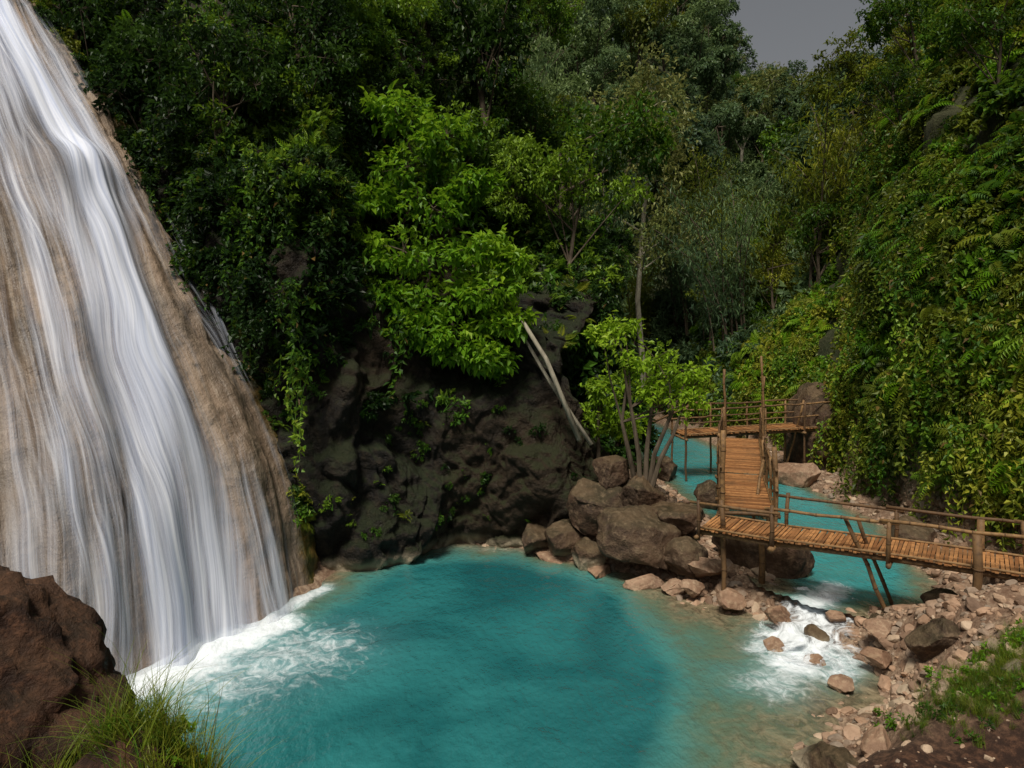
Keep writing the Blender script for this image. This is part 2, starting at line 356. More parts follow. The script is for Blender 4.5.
# ------------------------------------------------------------------ water
def water_mat(name,deep,deep2):
    t=NT(name); pos=t.pos(); dp=t.attr('depth'); fo=t.attr('foam')
    n=t.noise(.45,3,.55,pos,.6); n2=t.noise(2.2,5,.65,pos,.8); nf=t.noise(5.,5,.65,pos,1.2)
    c=t.mix(t.ramp(n,.30,.70),deep,deep2)
    mk=t.math('MULTIPLY',t.ramp(dp,.9,.5),.55); c=t.mix(mk,c,(.075,.25,.225))
    d=t.math('ADD',dp,t.math('MULTIPLY',t.math('SUBTRACT',n2,.5),.5))
    c=t.mix(t.ramp(d,.65,.17,0,.85),c,(.10,.135,.08)); c=t.mix(t.ramp(d,.30,.0,0,.9),c,t.mix(t.ramp(nf,.35,.65),(.09,.068,.04),(.27,.21,.13)))
    ff=t.ramp(t.math('ADD',fo,t.math('MULTIPLY',t.math('SUBTRACT',nf,.5),1.2)),.3,1.05)
    halo=t.ramp(fo,.0,.9,0,.5); c=t.mix(halo,c,(.20,.44,.48))
    c=t.mix(ff,c,(.76,.82,.87))
    v=t.mapv(pos,(1,.6,1)); r1=t.noise(2.6,2,.5,v,.6); r2=t.noise(10,3,.6,v)
    b=t.bump(t.math('ADD',r1,t.math('MULTIPLY',r2,.6)),.5,.12)
    rg=t.math('ADD',.10,t.math('MULTIPLY',ff,.5))
    return t.fin(t.pbsdf(c,rg,b,spec=.6))
def foam_at(X,Y,L):
    f=np.zeros_like(X)
    for (x0,y0,x1,y1,r,a) in L:
        e=np.array([x1-x0,y1-y0]); t=np.clip(((X-x0)*e[0]+(Y-y0)*e[1])/(e@e+1e-9),0,1); q=np.hypot(X-x0-t*e[0],Y-y0-t*e[1]); f=np.maximum(f,a*np.exp(-(q/r)**2))
    return f
def water_sheet(name,poly,z,mar,mat,bounds,res,foamL):
    x0,x1,y0,y1=bounds; a=int((x1-x0)/res);b=int((y1-y0)/res)
    X,Y=np.meshgrid(np.linspace(x0,x1,a),np.linspace(y0,y1,b),indexing='ij'); s=sd(X,Y,poly).reshape(X.shape)
    hh=H(X,Y); dep=z-hh
    fo=foam_at(X,Y,foamL); F=gridF(a,b); keep=(s.ravel()[F]<mar).all(1)
    P=np.stack([X.ravel(),Y.ravel(),np.full(X.size,z)],1); P[:,2]+=vnoise(P*3,8)*.03*np.clip(fo.ravel()*2,0,1)
    F=F[keep]; u,inv=np.unique(F,return_inverse=True)
    me=mesh_np(name,P[u],inv.reshape(F.shape),{'depth':dep.ravel()[u],'foam':fo.ravel()[u]},True); return add(name,me,mat)
FL=[(-4.5,9.2,-3.7,10.4,.55,1.2),(-5.4,8.2,-4.3,9.2,.65,1.2),(-3.9,10.4,-3.3,11.9,.25,.85),(-4.2,8.4,-2.9,9.6,1.2,.6),(4.7,10.3,3.8,9.2,.5,.95),(3.8,9.2,3.3,8.7,.6,.6),(5.1,9.8,4.2,8.9,.35,.7),(4.0,10.3,3.5,9.6,.35,.65),(-1.6,14.1,.6,13.9,.3,.25)]
water_sheet('pool_water',POOL,0.,1.6,water_mat('pool_water',(.009,.090,.100),(.024,.170,.178)),(-10,6,3.2,16),.05,FL)
water_sheet('stream_water',STREAM,.35,.45,water_mat('stream_water',(.006,.20,.24),(.014,.28,.32)),(3,9,9.5,36),.08,[(5.2,11.0,4.5,10.3,.35,.9)])
n1_,n2_=80,80; Uc,Vc=np.meshgrid(np.linspace(-1,1,n1_),np.linspace(0,1,n2_),indexing='ij')
p0=np.array([4.95,10.75]);p1=np.array([3.85,9.15]);dr=(p1-p0)/np.linalg.norm(p1-p0);sd_=np.array([-dr[1],dr[0]])
Wd=.62+.35*Vc; X=p0[0]+(p1[0]-p0[0])*Vc+sd_[0]*Uc*Wd; Y=p0[1]+(p1[1]-p0[1])*Vc+sd_[1]*Uc*Wd
Z=.36-.37*Vc+.02-.05*np.abs(Uc)**2
Pc=np.stack([X.ravel(),Y.ravel(),Z.ravel()],1); Pc[:,2]+=fbm(Pc*5,4,4)*.07
def foamy():
    t=NT('rapids_water'); pos=t.pos(); n=t.noise(3.2,5,.7,t.mapv(pos,(1,1,.5)),1.); f=t.attr('flow'); al=t.ramp(t.math('ADD',f,t.math('MULTIPLY',t.math('SUBTRACT',n,.5),2.6)),.2,.95)
    p=t.pbsdf((.78,.83,.88),.5,t.bump(n,.3,.05)); tr=t.n('ShaderNodeBsdfTransparent'); m=t.n('ShaderNodeMixShader'); t.l(t.math('MULTIPLY',al,.9),m.inputs[0]); t.l(tr.outputs[0],m.inputs[1]); t.l(p,m.inputs[2]); return t.fin(m.outputs[0])
me=mesh_np('cascade',Pc,gridF(n1_,n2_)[:,::-1],{'flow':(.72-.8*np.abs(Uc)**2-.25*sm((Vc-.75)/.25)).ravel()},True); add('cascade_water',me,foamy())

# ------------------------------------------------------------------ boulders
def ico(sub):
    bm=bmesh.new(); bmesh.ops.create_icosphere(bm,subdivisions=sub,radius=1); V=np.array([v.co[:] for v in bm.verts]); F=np.array([[v.index for v in f.verts] for f in bm.faces]); bm.free(); return V,F
I5=ico(5); I3=ico(3); I6=ico(6)
def rock_shape(V,s):
    P=V.copy(); r=np.random.default_rng(s)
    for k in range(12):
        n=r.normal(size=3); n/=np.linalg.norm(n); dd=r.uniform(.48,.82); q=P@n-dd; P-=np.outer(np.clip(q,0,None)*.95,n)
    dd=fbm(V*1.3+s*3.1,4,s)*.18+fbm(V*4+s,4,s+2)*.07
    return P*(1+dd[:,None])
def boulder(name,c,r,mat,s,rot=0,base=I5):
    P=rock_shape(base[0],s)*np.array(r)*1.15; ca,sa=math.cos(rot),math.sin(rot)
    P=np.stack([P[:,0]*ca-P[:,1]*sa,P[:,0]*sa+P[:,1]*ca,P[:,2]],1)
    me=mesh_np(name,P,base[1],None,True); o=add(name,me,mat); o.location=c; return o
BL=[((2.35,12.55,.7),(.75,.6,.62),0),((1.75,13.3,1.0),(.6,.6,.6),0),((2.0,13.6,1.6),(.45,.4,.35),0),((1.15,13.7,.35),(.7,.5,.5),0),((2.95,12.2,.45),(.5,.4,.35),0),((3.1,12.9,.9),(.5,.45,.4),0),((0.5,14.0,.2),(.6,.4,.4),0),
 ((4.35,11.9,.55),(.8,.5,.5),0),((2.5,13.2,1.35),(.5,.4,.4),0),((1.5,12.9,.2),(.4,.3,.3),0),
 ((5.35,8.45,.70),(.42,.34,.28),0),((5.95,9.1,.85),(.24,.22,.16),1),((6.5,8.9,1.0),(.34,.26,.24),1),((6.9,9.6,1.0),(.45,.3,.25),1),((4.0,10.2,.2),(.2,.16,.15),1),((3.5,10.9,.22),(.25,.2,.18),1),((4.75,8.85,.25),(.18,.16,.12),1),((5.0,9.3,.4),(.2,.16,.14),1),
 ((3.15,6.75,.12),(.40,.33,.26),0),((2.45,6.35,-.08),(.28,.23,.22),0),((3.7,6.9,.3),(.22,.18,.14),1),((3.3,11.7,.45),(.35,.3,.22),1),((6.1,9.7,.6),(.3,.22,.18),0),((7.6,13,.5),(.5,.4,.4),0),((4.6,16,.6),(.4,.4,.35),0),((4.2,19,.7),(.5,.4,.4),0),((7.7,18.4,.6),(.7,.4,.4),1),((5.3,9.75,.3),(.25,.2,.2),0),((3.0,11.4,.2),(.2,.2,.15),1),((4.15,8.55,.05),(.16,.14,.10),1),((4.35,9.75,.15),(.2,.15,.12),0),((4.75,10.05,.28),(.14,.12,.1),1),((3.75,9.75,.02),(.22,.16,.12),1),((4.1,9.3,.0),(.16,.12,.09),1),((2.3,12.0,.05),(.3,.22,.14),1),((1.6,12.7,.02),(.35,.22,.13),1),((.8,13.4,.0),(.4,.25,.13),1),((2.8,11.75,.1),(.3,.2,.16),1)]
for i,(c,r,m) in enumerate(BL): boulder('boulder',c,r,(M_boulderD,M_boulderT)[m],i+3,i*1.3)
P=I6[0].copy(); cr=craggy(P*np.array([2.2,1.3,1.9])+20,7,1.9)*.17+fbm(P*7,4,3)*.08
P=P*np.array([2.3,1.3,1.85])*(1+cr[:,None])
me=mesh_np('foreground_rock',P,I6[1],None,True); o=add('foreground_rock',me,M_fgrock); o.location=(-4.8,4.6,1.18)
for i,(c,r) in enumerate([((9.6,16.5,1.6),(.9,1.6,2.1)),((9.9,11.8,3.3),(.9,1.2,1.5)),((9.1,20.5,1.2),(.8,1.4,1.5))]):
    P=I6[0].copy(); cr=craggy(P*np.array(r)*1.2+i*9,i,1.)*.3; P=P*np.array(r)*(1+cr[:,None]); me=mesh_np('rock_outcrop',P,I6[1],None,True); o=add('rock_outcrop',me,M_boulderD if i!=1 else M_cliff); o.location=c

# ------------------------------------------------------------------ instancing
def scatter(name,P,NRM,S,objs,up=.5,tilt=.15):
    n=len(P); me=bpy.data.meshes.new(name); me.vertices.add(n); me.vertices.foreach_set('co',np.asarray(P,np.float32).ravel())
    rot=np.zeros((n,3),np.float32)
    for i in range(n):
        v=Vector(NRM[i])*(1-up)+Vector((0,0,up))+Vector(rng.normal(size=3)*tilt); q=v.to_track_quat('Z','Y')@Quaternion((0,0,1),rng.uniform(0,6.283)); rot[i]=q.to_euler()[:]
    a=me.attributes.new('rot','FLOAT_VECTOR','POINT'); a.data.foreach_set('vector',rot.ravel())
    a=me.attributes.new('scl','FLOAT','POINT'); a.data.foreach_set('value',np.asarray(S,np.float32))
    a=me.attributes.new('idx','INT','POINT'); a.data.foreach_set('value',rng.integers(0,len(objs),n).astype(np.int32))
    o=bpy.data.objects.new(name,me); scene.collection.objects.link(o)
    g=bpy.data.node_groups.new(name,'GeometryNodeTree'); g.interface.new_socket('Geometry',in_out='INPUT',socket_type='NodeSocketGeometry'); g.interface.new_socket('Geometry',in_out='OUTPUT',socket_type='NodeSocketGeometry')
    N=g.nodes; gi=N.new('NodeGroupInput'); go=N.new('NodeGroupOutput'); ip=N.new('GeometryNodeInstanceOnPoints'); jn=N.new('GeometryNodeJoinGeometry')
    for ob in objs:
        oi=N.new('GeometryNodeObjectInfo'); oi.inputs['Object'].default_value=ob; oi.inputs['As Instance'].default_value=True; g.links.new(oi.outputs['Geometry'],jn.inputs[0])
    def na(nm,ty):
        q=N.new('GeometryNodeInputNamedAttribute'); q.data_type=ty; q.inputs[0].default_value=nm; return [s for s in q.outputs if s.enabled and s.name=='Attribute'][0]
    er=N.new('FunctionNodeEulerToRotation'); g.links.new(na('rot','FLOAT_VECTOR'),er.inputs[0])
    g.links.new(gi.outputs[0],ip.inputs['Points']); g.links.new(jn.outputs[0],ip.inputs['Instance']); ip.inputs['Pick Instance'].default_value=True
    g.links.new(na('idx','INT'),ip.inputs['Instance Index']); g.links.new(er.outputs[0],ip.inputs['Rotation']); g.links.new(na('scl','FLOAT'),ip.inputs['Scale']); g.links.new(ip.outputs[0],go.inputs[0])
    md=o.modifiers.new('scatter','NODES'); md.node_group=g; return o
def src(name,me,*mats):
    o=bpy.data.objects.new(name,me)
    for m in mats: me.materials.append(m)
    return o
def sample(V,F,n,wf):
    a,b,c,d=(V[F[:,k]] for k in range(4)); nn=np.cross(c-a,d-b); ar=np.linalg.norm(nn,axis=1)*.5+1e-9; nn=nn/(2*ar[:,None]); ce=(a+b+c+d)/4
    w=ar*wf(ce,nn); w=np.clip(w,0,None); w/=w.sum(); i=rng.choice(len(F),n,p=w); r=rng.random((n,2))
    p=(a[i]*(1-r[:,:1])+b[i]*r[:,:1])*(1-r[:,1:])+(d[i]*(1-r[:,:1])+c[i]*r[:,:1])*r[:,1:]
    return p,nn[i],i
def bush(n,ls,wr=.5,squash=.8,mat=M_leafA,nm='leafy_clump'):
    m=MB(); tufts=rng.normal(size=(max(6,n//14),3)); tufts/=np.linalg.norm(tufts,axis=1,keepdims=True); tufts[:,2]=np.abs(tufts[:,2])*1.1-.2
    tufts*=rng.uniform(.45,1,(len(tufts),1)); k=rng.integers(0,len(tufts),n); C=tufts[k]+rng.normal(size=(n,3))*.09; C[:,2]*=squash
    Dn=tufts[k]*.6+rdir(n)*.8; Dn[:,2]-=.15; Nn=np.array([0,0,1.])+rdir(n)*.45
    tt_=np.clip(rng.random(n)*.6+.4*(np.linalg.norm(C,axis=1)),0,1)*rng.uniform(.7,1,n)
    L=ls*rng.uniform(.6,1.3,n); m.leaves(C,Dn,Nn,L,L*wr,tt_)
    for i in range(5): m.tube([(0,0,-.5),tuple(tufts[i]*.4),tuple(tufts[i]*np.array([1,1,squash]))],[.03,.02,.008],4,.02)
    return src(nm,m.mesh(nm),mat)
def fern(nf,mat=M_leafA,nm='fern_clump',leaf=.16,L=1.,pairs=14):
    m=MB()
    for f in range(nf):
        az=rng.uniform(0,6.283); el=rng.uniform(.5,1.3); d=np.array([math.cos(az),math.sin(az),0]); Ls=L*rng.uniform(.7,1.1); p=np.zeros(3); pts=[p.copy()]
        for s in range(pairs):
            e=el-s*1.7/pairs*1.1; p=p+(d*math.cos(e)+np.array([0,0,math.sin(e)]))*Ls/pairs; pts.append(p.copy())
        pts=np.array(pts); side=np.array([-d[1],d[0],0]); tn=np.gradient(pts,axis=0); w=np.sin(np.linspace(.25,math.pi,len(pts)))*leaf*1.2+.02
        for sg in (-1,1):
            D_=side*sg+tn/np.linalg.norm(tn,axis=1,keepdims=True)*.6; m.leaves(pts,D_,np.tile([0,0,1.],(len(pts),1)),w,w*.28,np.full(len(pts),rng.uniform(.3,.9)),droop=.3)
        m.tube([tuple(q) for q in pts[::5]],.008,3,.3)
    return src(nm,m.mesh(nm),mat)
def vine(mat,nm='vine_clump'):
    m=MB()
    for k in range(8):
        x,y=rng.normal(size=2)*.25; ln=rng.uniform(.8,2.2); n=int(ln*22); z=-np.linspace(0,ln,n); P=np.stack([x+.05*np.sin(z*5+k),y+.05*np.cos(z*4),z],1)
        m.tube([tuple(q) for q in P[::6]],.006,3,.1)
        D_=rdir(n); D_[:,2]=-.5; m.leaves(P+rng.normal(size=P.shape)*.03,D_,rdir(n)+np.array([0,0,.6]),rng.uniform(.08,.17,n),rng.uniform(.05,.09,n),rng.random(n))
    return src(nm,m.mesh(nm),mat)
def tree_mesh(nm,h,blobs,nl,ls,trunk_r=.12,lean=0.,wr=.5,tuft=16,spread=.28,z0=-.5):
    T=MB();Lf=MB(); top=np.array([lean,0,h*.7])
    tp=[np.array([0,0,z0]),np.array([lean*.15,.05,h*.2]),np.array([lean*.5,-.05,h*.45]),top]
    T.tube([tuple(p) for p in tp],[trunk_r*1.3,trunk_r,trunk_r*.75,trunk_r*.5],8)
    for b in blobs:
        c=np.array(b[:3]); r=np.array(b[3:]); st=tp[rng.integers(1,4)]; mid=(st+c)/2+rng.normal(size=3)*.15*h*.1
        T.tube([tuple(st),tuple(mid),tuple(c)],[trunk_r*.5,trunk_r*.3,trunk_r*.12],6)
        nt=max(4,nl//tuft//len(blobs)); tc=rdir(nt)*rng.uniform(.35,1.,(nt,1))**.6*r+c
        for q in tc[:8]: T.tube([tuple(c),tuple((c+q)/2+rng.normal(size=3)*.05),tuple(q)],[trunk_r*.12,trunk_r*.08,trunk_r*.03],3)
        k=np.repeat(np.arange(nt),tuft); n=len(k); C=tc[k]+rng.normal(size=(n,3))*spread*r.mean()*.5
        D_=(tc[k]-c)/r*.5+rdir(n)*.9; D_[:,2]-=.25; N_=np.array([0,0,1.])+rdir(n)*.4; L=ls*rng.uniform(.6,1.25,n)
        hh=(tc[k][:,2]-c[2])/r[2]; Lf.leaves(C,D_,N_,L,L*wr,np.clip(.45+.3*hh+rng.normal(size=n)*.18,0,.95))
    return T,Lf
def join_tree(nm,T,Lf,mb,ml):
    Vt=np.concatenate(T.V);Ft=np.concatenate(T.F);Vl=np.concatenate(Lf.V);Fl=np.concatenate(Lf.F)
    me=mesh_np(nm,np.concatenate([Vt,Vl]),np.concatenate([Ft,Fl+len(Vt)]),{'tint':np.concatenate([np.concatenate(T.T),np.concatenate(Lf.T)])})
    me.materials.append(mb);me.materials.append(ml); me.polygons.foreach_set('material_index',np.concatenate([np.zeros(len(Ft),np.int32),np.ones(len(Fl),np.int32)])); return me
def rblobs(n,h,R):
    return [(*(rng.normal(size=2)*R*.5),h*rng.uniform(.5,1.),*(R*rng.uniform(.3,.55,2)),R*rng.uniform(.22,.4)) for _ in range(n)]
def gen_trees(k,mat,nl=3000,ls=.26,h=6.,R=2.4,barkm=M_bark):
    r=[]
    for i in range(k):
        T,L=tree_mesh('t',h,rblobs(rng.integers(8,13),h,R),nl,ls*rng.uniform(.8,1.2),.1,rng.uniform(-.6,.6)); me=join_tree('jungle_tree_src',T,L,barkm,mat); r.append(bpy.data.objects.new('jungle_tree_src',me))
    return r
def bamboo(nm='bamboo_clump',mat=M_leafY):
    T=MB();L=MB()
    for c in range(12):
        az=rng.uniform(0,6.28); d=np.array([math.cos(az),math.sin(az)]); h=rng.uniform(5,8.5); s=np.linspace(0,1,12); b=rng.normal(size=2)*.3
        P=np.stack([b[0]+d[0]*s**2.4*2.2,b[1]+d[1]*s**2.4*2.2,h*(s-.12*s**4)],1); T.tube([tuple(p) for p in P],list(np.linspace(.04,.01,12)),4,.5)
        n=230; q=rng.uniform(.2,1,n); C=np.stack([np.interp(q,s,P[:,i]) for i in range(3)],1)+rng.normal(size=(n,3))*np.array([.35,.35,.2]); D_=rdir(n);D_[:,2]-=.6; l=rng.uniform(.2,.38,n); L.leaves(C,D_,np.array([0,0,1.])+rdir(n)*.3,l,l*.2,rng.random(n)*.9)
    return bpy.data.objects.new(nm,join_tree(nm,T,L,M_bark,mat))
bA=[bush(260,.27),bush(240,.32,.6),bush(300,.22,.4)]
bY=[bush(260,.25,mat=M_leafY),bush(240,.3,.55,mat=M_leafY)]
bF=[bush(260,.2,.5,mat=M_leafHaze),bush(260,.24,.45,mat=M_leafHaze)]
bD=[bush(260,.28,mat=M_leafDark),bush(240,.32,.6,mat=M_leafDark)]
bB=[bush(240,.3,.55,mat=M_leafBright)]
fA=[fern(11),fern(13,M_leafY),fern(9,M_leafBright,L=1.1)]
vA=[vine(M_leafA),vine(M_leafY)]; vD=[vine(M_leafDark)]
tA=gen_trees(3,M_leafA); tF=gen_trees(3,M_leafHaze,ls=.3); tY=gen_trees(2,M_leafY,ls=.22); tD=gen_trees(2,M_leafDark)
tFy=gen_trees(1,M_leafDry,ls=.26,barkm=M_barkPale)
bam=[bamboo(),bamboo(mat=M_leafHaze)]

TF=gridF(nx,ny)
sfF=sf[TF].mean(1)
def vis(c,m=2.): return (np.abs(c[:,0])<c[:,1]*.8+m)&(c[:,1]>1)&(c[:,1]<95)
def wnear(c,n):
    return vis(c)*(sfF>.15)*(c[:,1]<34)*np.clip(1.2-c[:,1]/60,.2,1)*(fbm(c*.45,3,200)>-.28)
def filt(P,*A):
    k=P[:,2]>.6; return (P[k],)+tuple(a[k] for a in A)
def S(lo,hi,n): return rng.uniform(lo,hi,n)
P,Nn,i=sample(TV,TF,3700,lambda c,n:wnear(c,n)*(c[:,0]>4)); P,Nn=filt(P,Nn); scatter('bank_shrubs',P+Nn*.1,Nn,S(.22,.60,len(P)),bA[:2]+bY+bY+bB,.35)
P,Nn,i=sample(TV,TF,2200,lambda c,n:wnear(c,n)*(c[:,0]>4)); P,Nn=filt(P,Nn); scatter('ferns',P+Nn*.12,Nn,S(.35,.95,len(P)),fA+fA[1:],.4)
P,Nn,i=sample(TV,TF,1100,lambda c,n:wnear(c,n)*(c[:,0]>4)*(n[:,2]<.6)); P,Nn=filt(P,Nn); scatter('hanging_vines',P+Nn*.38,Nn*0+np.array([0,0,1]),S(.5,1.2,len(P)),vA+vA[1:],1.,.08)
P,Nn,i=sample(TV,TF,2800,lambda c,n:wnear(c,n)*(c[:,0]<=4.5)*(c[:,1]>14)); scatter('undergrowth',P+Nn*.1,Nn,S(.4,.85,len(P)),bA+bD,.35)
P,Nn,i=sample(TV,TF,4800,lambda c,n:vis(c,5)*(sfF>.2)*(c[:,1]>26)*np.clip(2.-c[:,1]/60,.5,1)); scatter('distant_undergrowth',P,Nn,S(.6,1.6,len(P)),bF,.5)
def treepts(n,wf,mind=1.4):
    P,Nn,i=sample(TV,TF,n*3,wf); keep=[]
    for j,p in enumerate(P):
        if all((p[0]-P[q][0])**2+(p[1]-P[q][1])**2>mind**2 for q in keep): keep.append(j)
        if len(keep)>=n: break
    return P[keep],Nn[keep]
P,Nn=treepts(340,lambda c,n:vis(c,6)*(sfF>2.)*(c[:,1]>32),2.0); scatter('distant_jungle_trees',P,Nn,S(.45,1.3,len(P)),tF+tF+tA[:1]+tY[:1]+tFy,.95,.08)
P,Nn=treepts(60,lambda c,n:vis(c,4)*(sfF>2.2)*(c[:,1]<=34)*(c[:,0]>6)*(1-.75*(c[:,0]/c[:,1]<.56)),1.5); scatter('jungle_trees',P,Nn,S(.35,.7,len(P)),tA+tY+tY,.85,.12)
P,Nn=treepts(80,lambda c,n:vis(c,4)*(sfF>1.5)*(c[:,1]<=34)*(c[:,0]<=4.5)*(c[:,1]>15),1.5); scatter('jungle_trees',P,Nn,S(.5,1.0,len(P)),tA+tD+tA,.95,.1)
P,Nn=treepts(34,lambda c,n:(np.abs(c[:,0]-3)<9)*(sfF>.8)*(c[:,1]<46)*(c[:,1]>24),2.); scatter('bamboo_grove',P,Nn,S(.7,1.15,len(P)),bam,1.,.05)

def cw(c,n): return (c[:,2]>2.2)*(0.05+1.0*np.clip(n[:,2],0,1)*(c[:,2]>2.8)+1.2*(fbm(c*.5,3,300)>.12)*(c[:,2]>3.0)+1.5*sm((c[:,2]-4.5)/2.5))
P,Nn,i=sample(CV,CF,2200,cw); scatter('cliff_shrubs',P,Nn,S(.2,.5,len(P)),bA+bD+bD,.4)
P,Nn,i=sample(CV,CF,650,cw); scatter('cliff_ferns',P,Nn,S(.3,.7,len(P)),fA+[fern(10,M_leafDark)],.3)
P,Nn,i=sample(CV,CF,380,lambda c,n:cw(c,n)*(c[:,2]>3.6)); scatter('cliff_vines',P-np.stack([0*P[:,0],0*P[:,0]+.3,0*P[:,0]],1),Nn*0+np.array([0,0,1]),S(.5,1.1,len(P)),vA[:1]+vD+vD,1.,.08)
P,Nn,i=sample(CV,CF,170,lambda c,n:(c[:,2]>.6)*(c[:,2]<3.4)*(np.clip(n[:,2],0,1)+.05)*(fbm(c*.9,2,310)>.0)); scatter('moss_plants',P,Nn,S(.07,.24,len(P)),bA+bD+fA,.4)
P,Nn,i=sample(CV,CF,50,lambda c,n:(c[:,2]>6.5)*(n[:,2]>.2)*(c[:,0]<0)); scatter('cliff_top_trees',P,Nn,S(.35,.6,len(P)),tD+tA,.8,.15)
DVf=D.reshape(-1,3); Uc_=U2.ravel()[FD].mean(1); Vc_=V2.ravel()[FD].mean(1)
P,Nn,i=sample(DVf,FD,480,lambda c,n:((Uc_>2.98)&(Uc_<3.5)&(c[:,2]>1.))*1.+((Vc_>5.6)&(Uc_>1.5))*1.); Nn=np.where(Nn[:,2:]<0,-Nn,Nn); scatter('moss_plants',P,Nn,S(.08,.34,len(P)),bA+bD+bY[:1]+fA,.4)

def hero(name,loc,T,L,mb,ml):
    o=bpy.data.objects.new(name,join_tree(name,T,L,mb,ml)); scene.collection.objects.link(o); o.location=loc
bl=[(-.45,0,2.75,.42,.4,.3),(-.15,.1,2.3,.4,.4,.28),(.25,-.1,2.45,.42,.4,.28),(.75,0,2.2,.5,.45,.3),(1.1,.1,1.95,.45,.4,.26),(.5,.1,1.75,.45,.4,.25),(0.05,0,1.85,.3,.3,.2),(.9,-.1,1.6,.35,.3,.2),(-.75,.1,2.95,.25,.25,.15),(-.3,.2,3.1,.28,.25,.18)]
T=MB();L=MB(); st=[[(0,0,-.5),(-.05,0,.6),(-.2,0,1.5),(-.4,0,2.6)],[(.05,0,-.5),(.12,.05,.7),(.2,0,1.5),(.3,0,2.4)],[(.1,.05,-.5),(.25,0,.6),(.55,0,1.3),(.9,0,2.1)],[(0,.1,-.5),(-.2,.1,.5),(-.35,.15,1.2),(-.25,.1,2.1)],[(.1,0,-.4),(.35,-.05,.5),(.6,-.1,1.0),(.8,-.1,1.6)]]
for s_ in st: T.tube(s_,[.06,.048,.035,.018],7)
for b in bl:
    c=np.array(b[:3]); r=np.array(b[3:]); nt=20; tc=c+rdir(nt)*rng.uniform(.3,1.15,(nt,1))*r; near=st[int(rng.integers(0,5))][2]
    T.tube([near,tuple((np.array(near)+c)/2+rng.normal(size=3)*.05),tuple(c)],[.022,.016,.008],5)
    for q in tc[:9]: T.tube([tuple(c),tuple(q)],[.008,.004],4)
    k=np.repeat(np.arange(nt),10); n=len(k); C=tc[k]+rng.normal(size=(n,3))*.06; D_=rdir(n)+(tc[k]-c)*1.; D_[:,2]-=.15; l=rng.uniform(.08,.17,n); L.leaves(C,D_,np.array([0,0,1.])+rdir(n)*.5,l,l*.5,np.clip(.6+rng.normal(size=n)*.2,0,.95))
hero('broadleaf_tree',(2.5,13.2,1.5),T,L,M_bark,M_leafLime)
bl=[(0,0,0,1.,.7,.5),(-.9,-.1,.9,.9,.7,.45),(.6,-.2,.9,.8,.6,.4),(-.3,0,1.8,.9,.7,.4),(.5,0,2.3,.6,.5,.35),(-.8,.1,2.7,.8,.6,.4),(0,-.1,3.3,.7,.6,.35),(-1.1,.2,3.9,.7,.6,.4),(.9,-.3,.1,.7,.5,.35),(-.6,-.3,-.7,.8,.5,.4),(.2,-.3,-1.0,.7,.5,.35),(-1.3,-.1,-.1,.6,.5,.35),(1.2,-.2,-.6,.6,.4,.3),(1.3,-.2,.7,.4,.4,.2),(-1.6,0,2.,.5,.4,.3),(.9,-.3,-1.3,.5,.4,.3)]
bl=[(b[0],b[1]-1.1,b[2]+1.35,*b[3:]) for b in bl]
T,L=tree_mesh('x',4.5,bl,9500,.185,.12,-.3,.5,16,.3); hero('leaning_jungle_tree',(-1.35,15.4,3.9),T,L,M_bark,M_leafBright)
bl=[(0,0,.6,.7,.5,.4),(.6,0,.4,.5,.4,.3),(-.5,0,.3,.5,.4,.3),(.2,0,1.2,.5,.4,.3)]
T,L=tree_mesh('x',1.2,bl,1800,.14,.04,0,.5,14,.3); hero('shrub',(1.9,15.0,2.0),T,L,M_bark,M_leafLime)
T=MB();L=MB(); P=[(0,0,-1),(.15,0,3),(-.1,0,6),(.1,0,9),(.35,0,12),(.2,0,15)]; T.tube(P,[.17,.14,.12,.11,.09,.05],8)
for k in range(36):
    z=rng.uniform(7,15.5); az=rng.uniform(0,6.28); ln=rng.uniform(1,2.8)*(1-.3*(z-7)/8.5); b0=np.array([.1,0,z]); e=b0+np.array([math.cos(az)*ln,math.sin(az)*ln,ln*.5]); T.tube([tuple(b0),tuple((b0+e)/2+np.array([0,0,.2])),tuple(e)],[.05,.03,.012],5)
    nt=10; tc=e+rng.normal(size=(nt,3))*.5; kk=np.repeat(np.arange(nt),18); n=len(kk); C=tc[kk]+rng.normal(size=(n,3))*.2; l=rng.uniform(.15,.3,n); L.leaves(C,rdir(n)-np.array([0,0,.3]),np.array([0,0,1.])+rdir(n)*.5,l,l*.5,rng.random(n)*.9)
hz=float(H(np.array([5.9]),np.array([31.5]))[0]); hero('tall_tree',(5.9,31.5,max(hz,1.)-1.2),T,L,M_barkPale,M_leafDry)
m=MB(); m.tube([(-.1,14.2,5.2),(.7,13.9,3.9),(1.35,13.6,2.3)],[.04,.05,.06],7); m.tube([(.1,14.4,4.6),(.8,14.1,3.4),(1.6,13.7,2.2)],[.03,.04,.045],7); add('leaning_dead_trunk',m.mesh('leaning_dead_trunk',True),M_barkPale)

